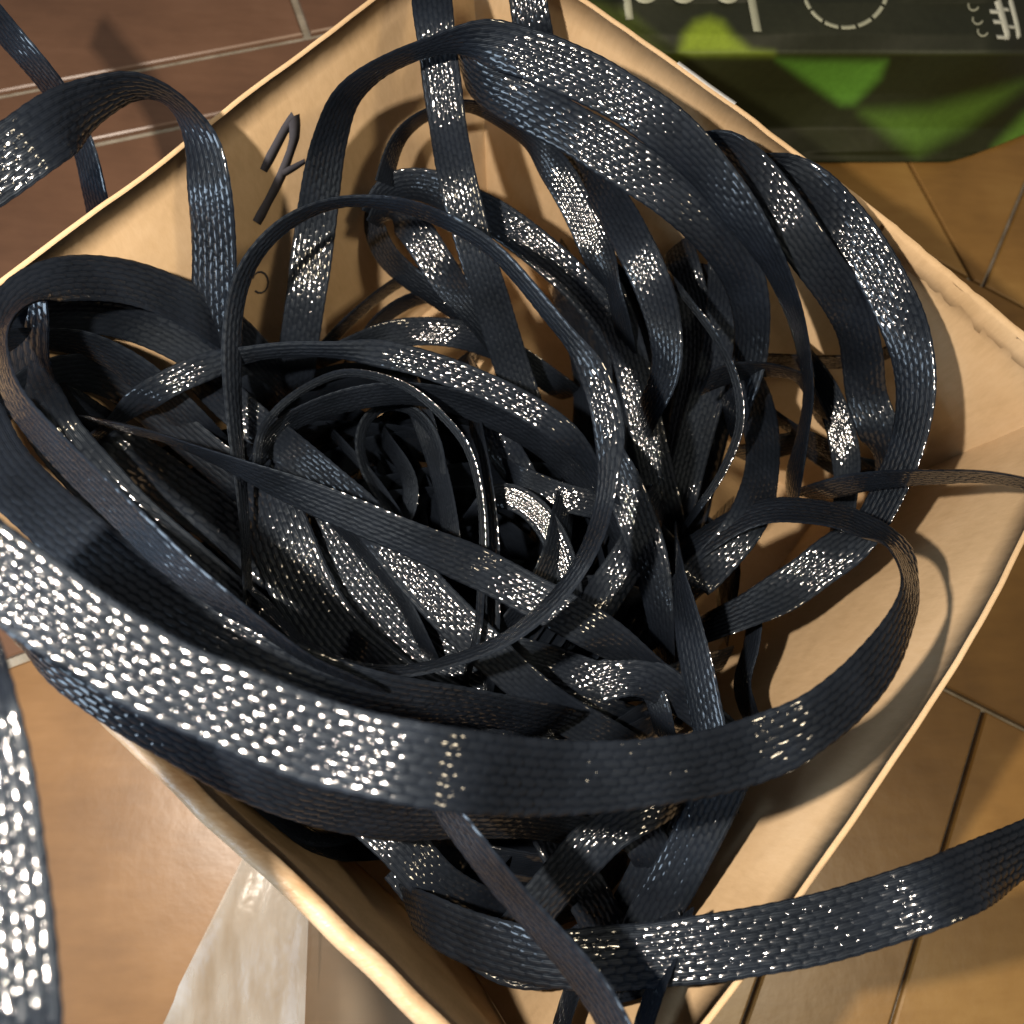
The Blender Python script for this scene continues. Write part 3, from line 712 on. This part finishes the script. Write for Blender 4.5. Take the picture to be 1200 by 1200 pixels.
 ('ribbed sleeve leaning from the widest one down to the bottom edge', [(490,880,28,34),(518,943,29,30),(542,975,30,28),(566,1007,31,27),(598,1047,31,26),(632,1085,32,26),(668,1125,34,27),(700,1167,36,28),(728,1215,36,30),(750,1260,36,32)], dict(ext=False, fine=.36, W0=.015, g=(1,2,3))),
 ('glinting sleeve leaving the box at the lower right corner of the photo', [(500,1075,50,-30),(540,1095,56,-22),(590,1112,60,-15),(655,1125,62,-8),(735,1121,62,0),(800,1115,62,5),(870,1105,62,8),(960,1088,60,9),(1042,1064,57,8),(1117,1037,54,4),(1200,995,52,-6),(1280,945,50,-16)], dict(fine=.36, W0=.015, zclip=.03, g=(4,5,6,7,8,9))),
 ('left limb of the folded glinting sleeve below the widest one', [(600,1100,46,-40),(640,1050,50,-34),(675,1010,52,-30),(705,978,50,-26),(745,950,46,-26),(800,925,44,-28)], dict(g=(3,4))),
 ('right limb of the folded glinting sleeve below the widest one', [(690,925,46,-36),(735,958,48,-34),(762,995,46,-34),(775,1040,44,-38),(775,1090,44,-44)], dict(g=(0,1,2))),
 ('dark smooth fold at the lower centre', [(640,960,50,-46),(665,1010,54,-42),(690,1050,56,-40),(710,1090,52,-42),(720,1130,46,-46)], dict(g=(1,2))),
 ('broad dark sleeve descending below the widest one at right', [(860,890,60,-12),(838,940,62,-14),(812,990,62,-18),(782,1045,60,-24),(750,1100,56,-32),(735,1150,50,-44)], dict()),
 ('broad dark sleeve beside the folded one with its edge glinting', [(800,905,60,-30),(790,960,60,-32),(765,1020,60,-36),(735,1080,56,-42),(710,1140,50,-52)], dict(g=(0,1))),
 ('slim strip at the bottom edge right of the leaning sleeve', [(790,1100,24,-36),(772,1150,22,-42),(755,1200,22,-48),(740,1260,22,-54)], dict()),
 ('short dark curl at the bottom edge left of the leaning sleeve', [(690,1110,22,-40),(675,1150,20,-44),(660,1195,20,-50),(645,1250,20,-56)], dict()),
 ('broad dark curl low against the near wall', [(620,1090,50,-56),(550,1060,54,-44),(505,1030,56,-38),(470,990,56,-36),(400,930,54,-40),(330,880,50,-44)], dict(ext=False)),
 ('rounded dark curl near the bottom edge of the photo', [(470,1010,50,-56),(530,1080,60,-56),(590,1125,62,-58),(650,1130,60,-60),(700,1100,50,-66)], dict(ext=False)),
 # ---- left hollow
 ('dark band under the left loop, upper of the pair', [(0,400,26,-14),(45,398,26,-18),(95,402,30,-24),(145,425,34,-32),(195,465,36,-42),(240,510,36,-54)], dict()),
 ('plain dark band filling the gap just below the top of the left loop', [(30,372,40,-24),(90,368,44,-26),(160,378,46,-30),(225,410,44,-38),(290,460,42,-50)], dict(relief=.00012)),
 ('dark band under the left loop, lower of the pair', [(10,470,40,-30),(60,440,44,-34),(120,440,44,-40),(180,480,44,-48),(240,530,44,-56),(300,580,44,-64)], dict(W0=.016, relief=.00012)),
 ('dark sleeve lining the left hollow', [(30,360,50,-30),(30,430,54,-34),(60,500,60,-38),(110,560,60,-44),(170,620,60,-50),(240,680,60,-56),(310,740,60,-62)], dict(W0=.016, relief=.00012)),
 ('dark sleeve low across the left hollow', [(60,470,60,-66),(130,520,60,-66),(200,570,60,-68),(270,620,60,-70),(330,680,60,-72)], dict(W0=.018, relief=.00012)),
]
for lab, pts, kw in SL:
    sleeve(lab, pts, **kw)
# the deep layers of the pile, only glimpsed between the upper loops
deep = 'dark sleeve at the bottom of the pile, glimpsed between the upper loops'
for k in range(40):
    th = k * 2.399; row = k % 8
    cx, cy = 480 + 110 * math.cos(th * 1.7), 710 + 90 * math.sin(th * 2.3)
    rx, ry = 120 + 170 * ((k * 37) % 10) / 10, 100 + 130 * ((k * 53) % 10) / 10
    pts = []
    for q in range(8):
        a = th + q * 0.5
        pts.append((cx + rx * math.cos(a), cy + ry * math.sin(a), 30 + 6 * math.sin(q + k), -88 - 5 * row + 4 * math.sin(q * 1.3 + k)))
    sleeve(deep, pts, W0=.022, cols=9, pitch=.2, fine=1.1, relief=.0001, group='deep sleeves under the tangle')
for k in range(9):
    x0 = 700 + 17 * k
    pts = [(x0 - 40 + 20 * math.sin(k), 330 + 12 * (k % 4), 44, -84), (x0 - 10 * math.cos(k * 2), 400, 46, -88 - 3 * (k % 3)), (x0 - 6, 500, 48, -94), (x0 - 20 + 12 * math.sin(k * 3), 600, 46, -94 - 4 * (k % 4)), (x0 - 60, 690, 44, -90), (x0 - 120, 780, 44, -90)]
    sleeve(deep, pts, W0=.022, cols=9, pitch=.2, fine=1.1, relief=.0001, group='deep sleeves under the tangle')
for k in range(8):
    y0 = 900 + 24 * k
    pts = [(420 + 20 * k, y0 - 60, 50, -70), (500, y0 - 10 + 14 * math.sin(k), 52, -74 - 3 * (k % 3)), (590, y0 + 6 * math.cos(k), 52, -78), (680, y0 - 20 * math.sin(k * 2), 52, -76 - 3 * (k % 4)), (770 - 8 * k, y0 - 60, 48, -74)]
    sleeve(deep, pts, W0=.022, cols=9, pitch=.2, fine=1.1, relief=.0001, group='deep sleeves under the tangle')
open('/tmp/stat.txt', 'w').write(f'{sleeve_count} {tri_total}') if False else None
print('sleeves', sleeve_count, 'tris', tri_total, 'objects', len(bpy.data.objects))
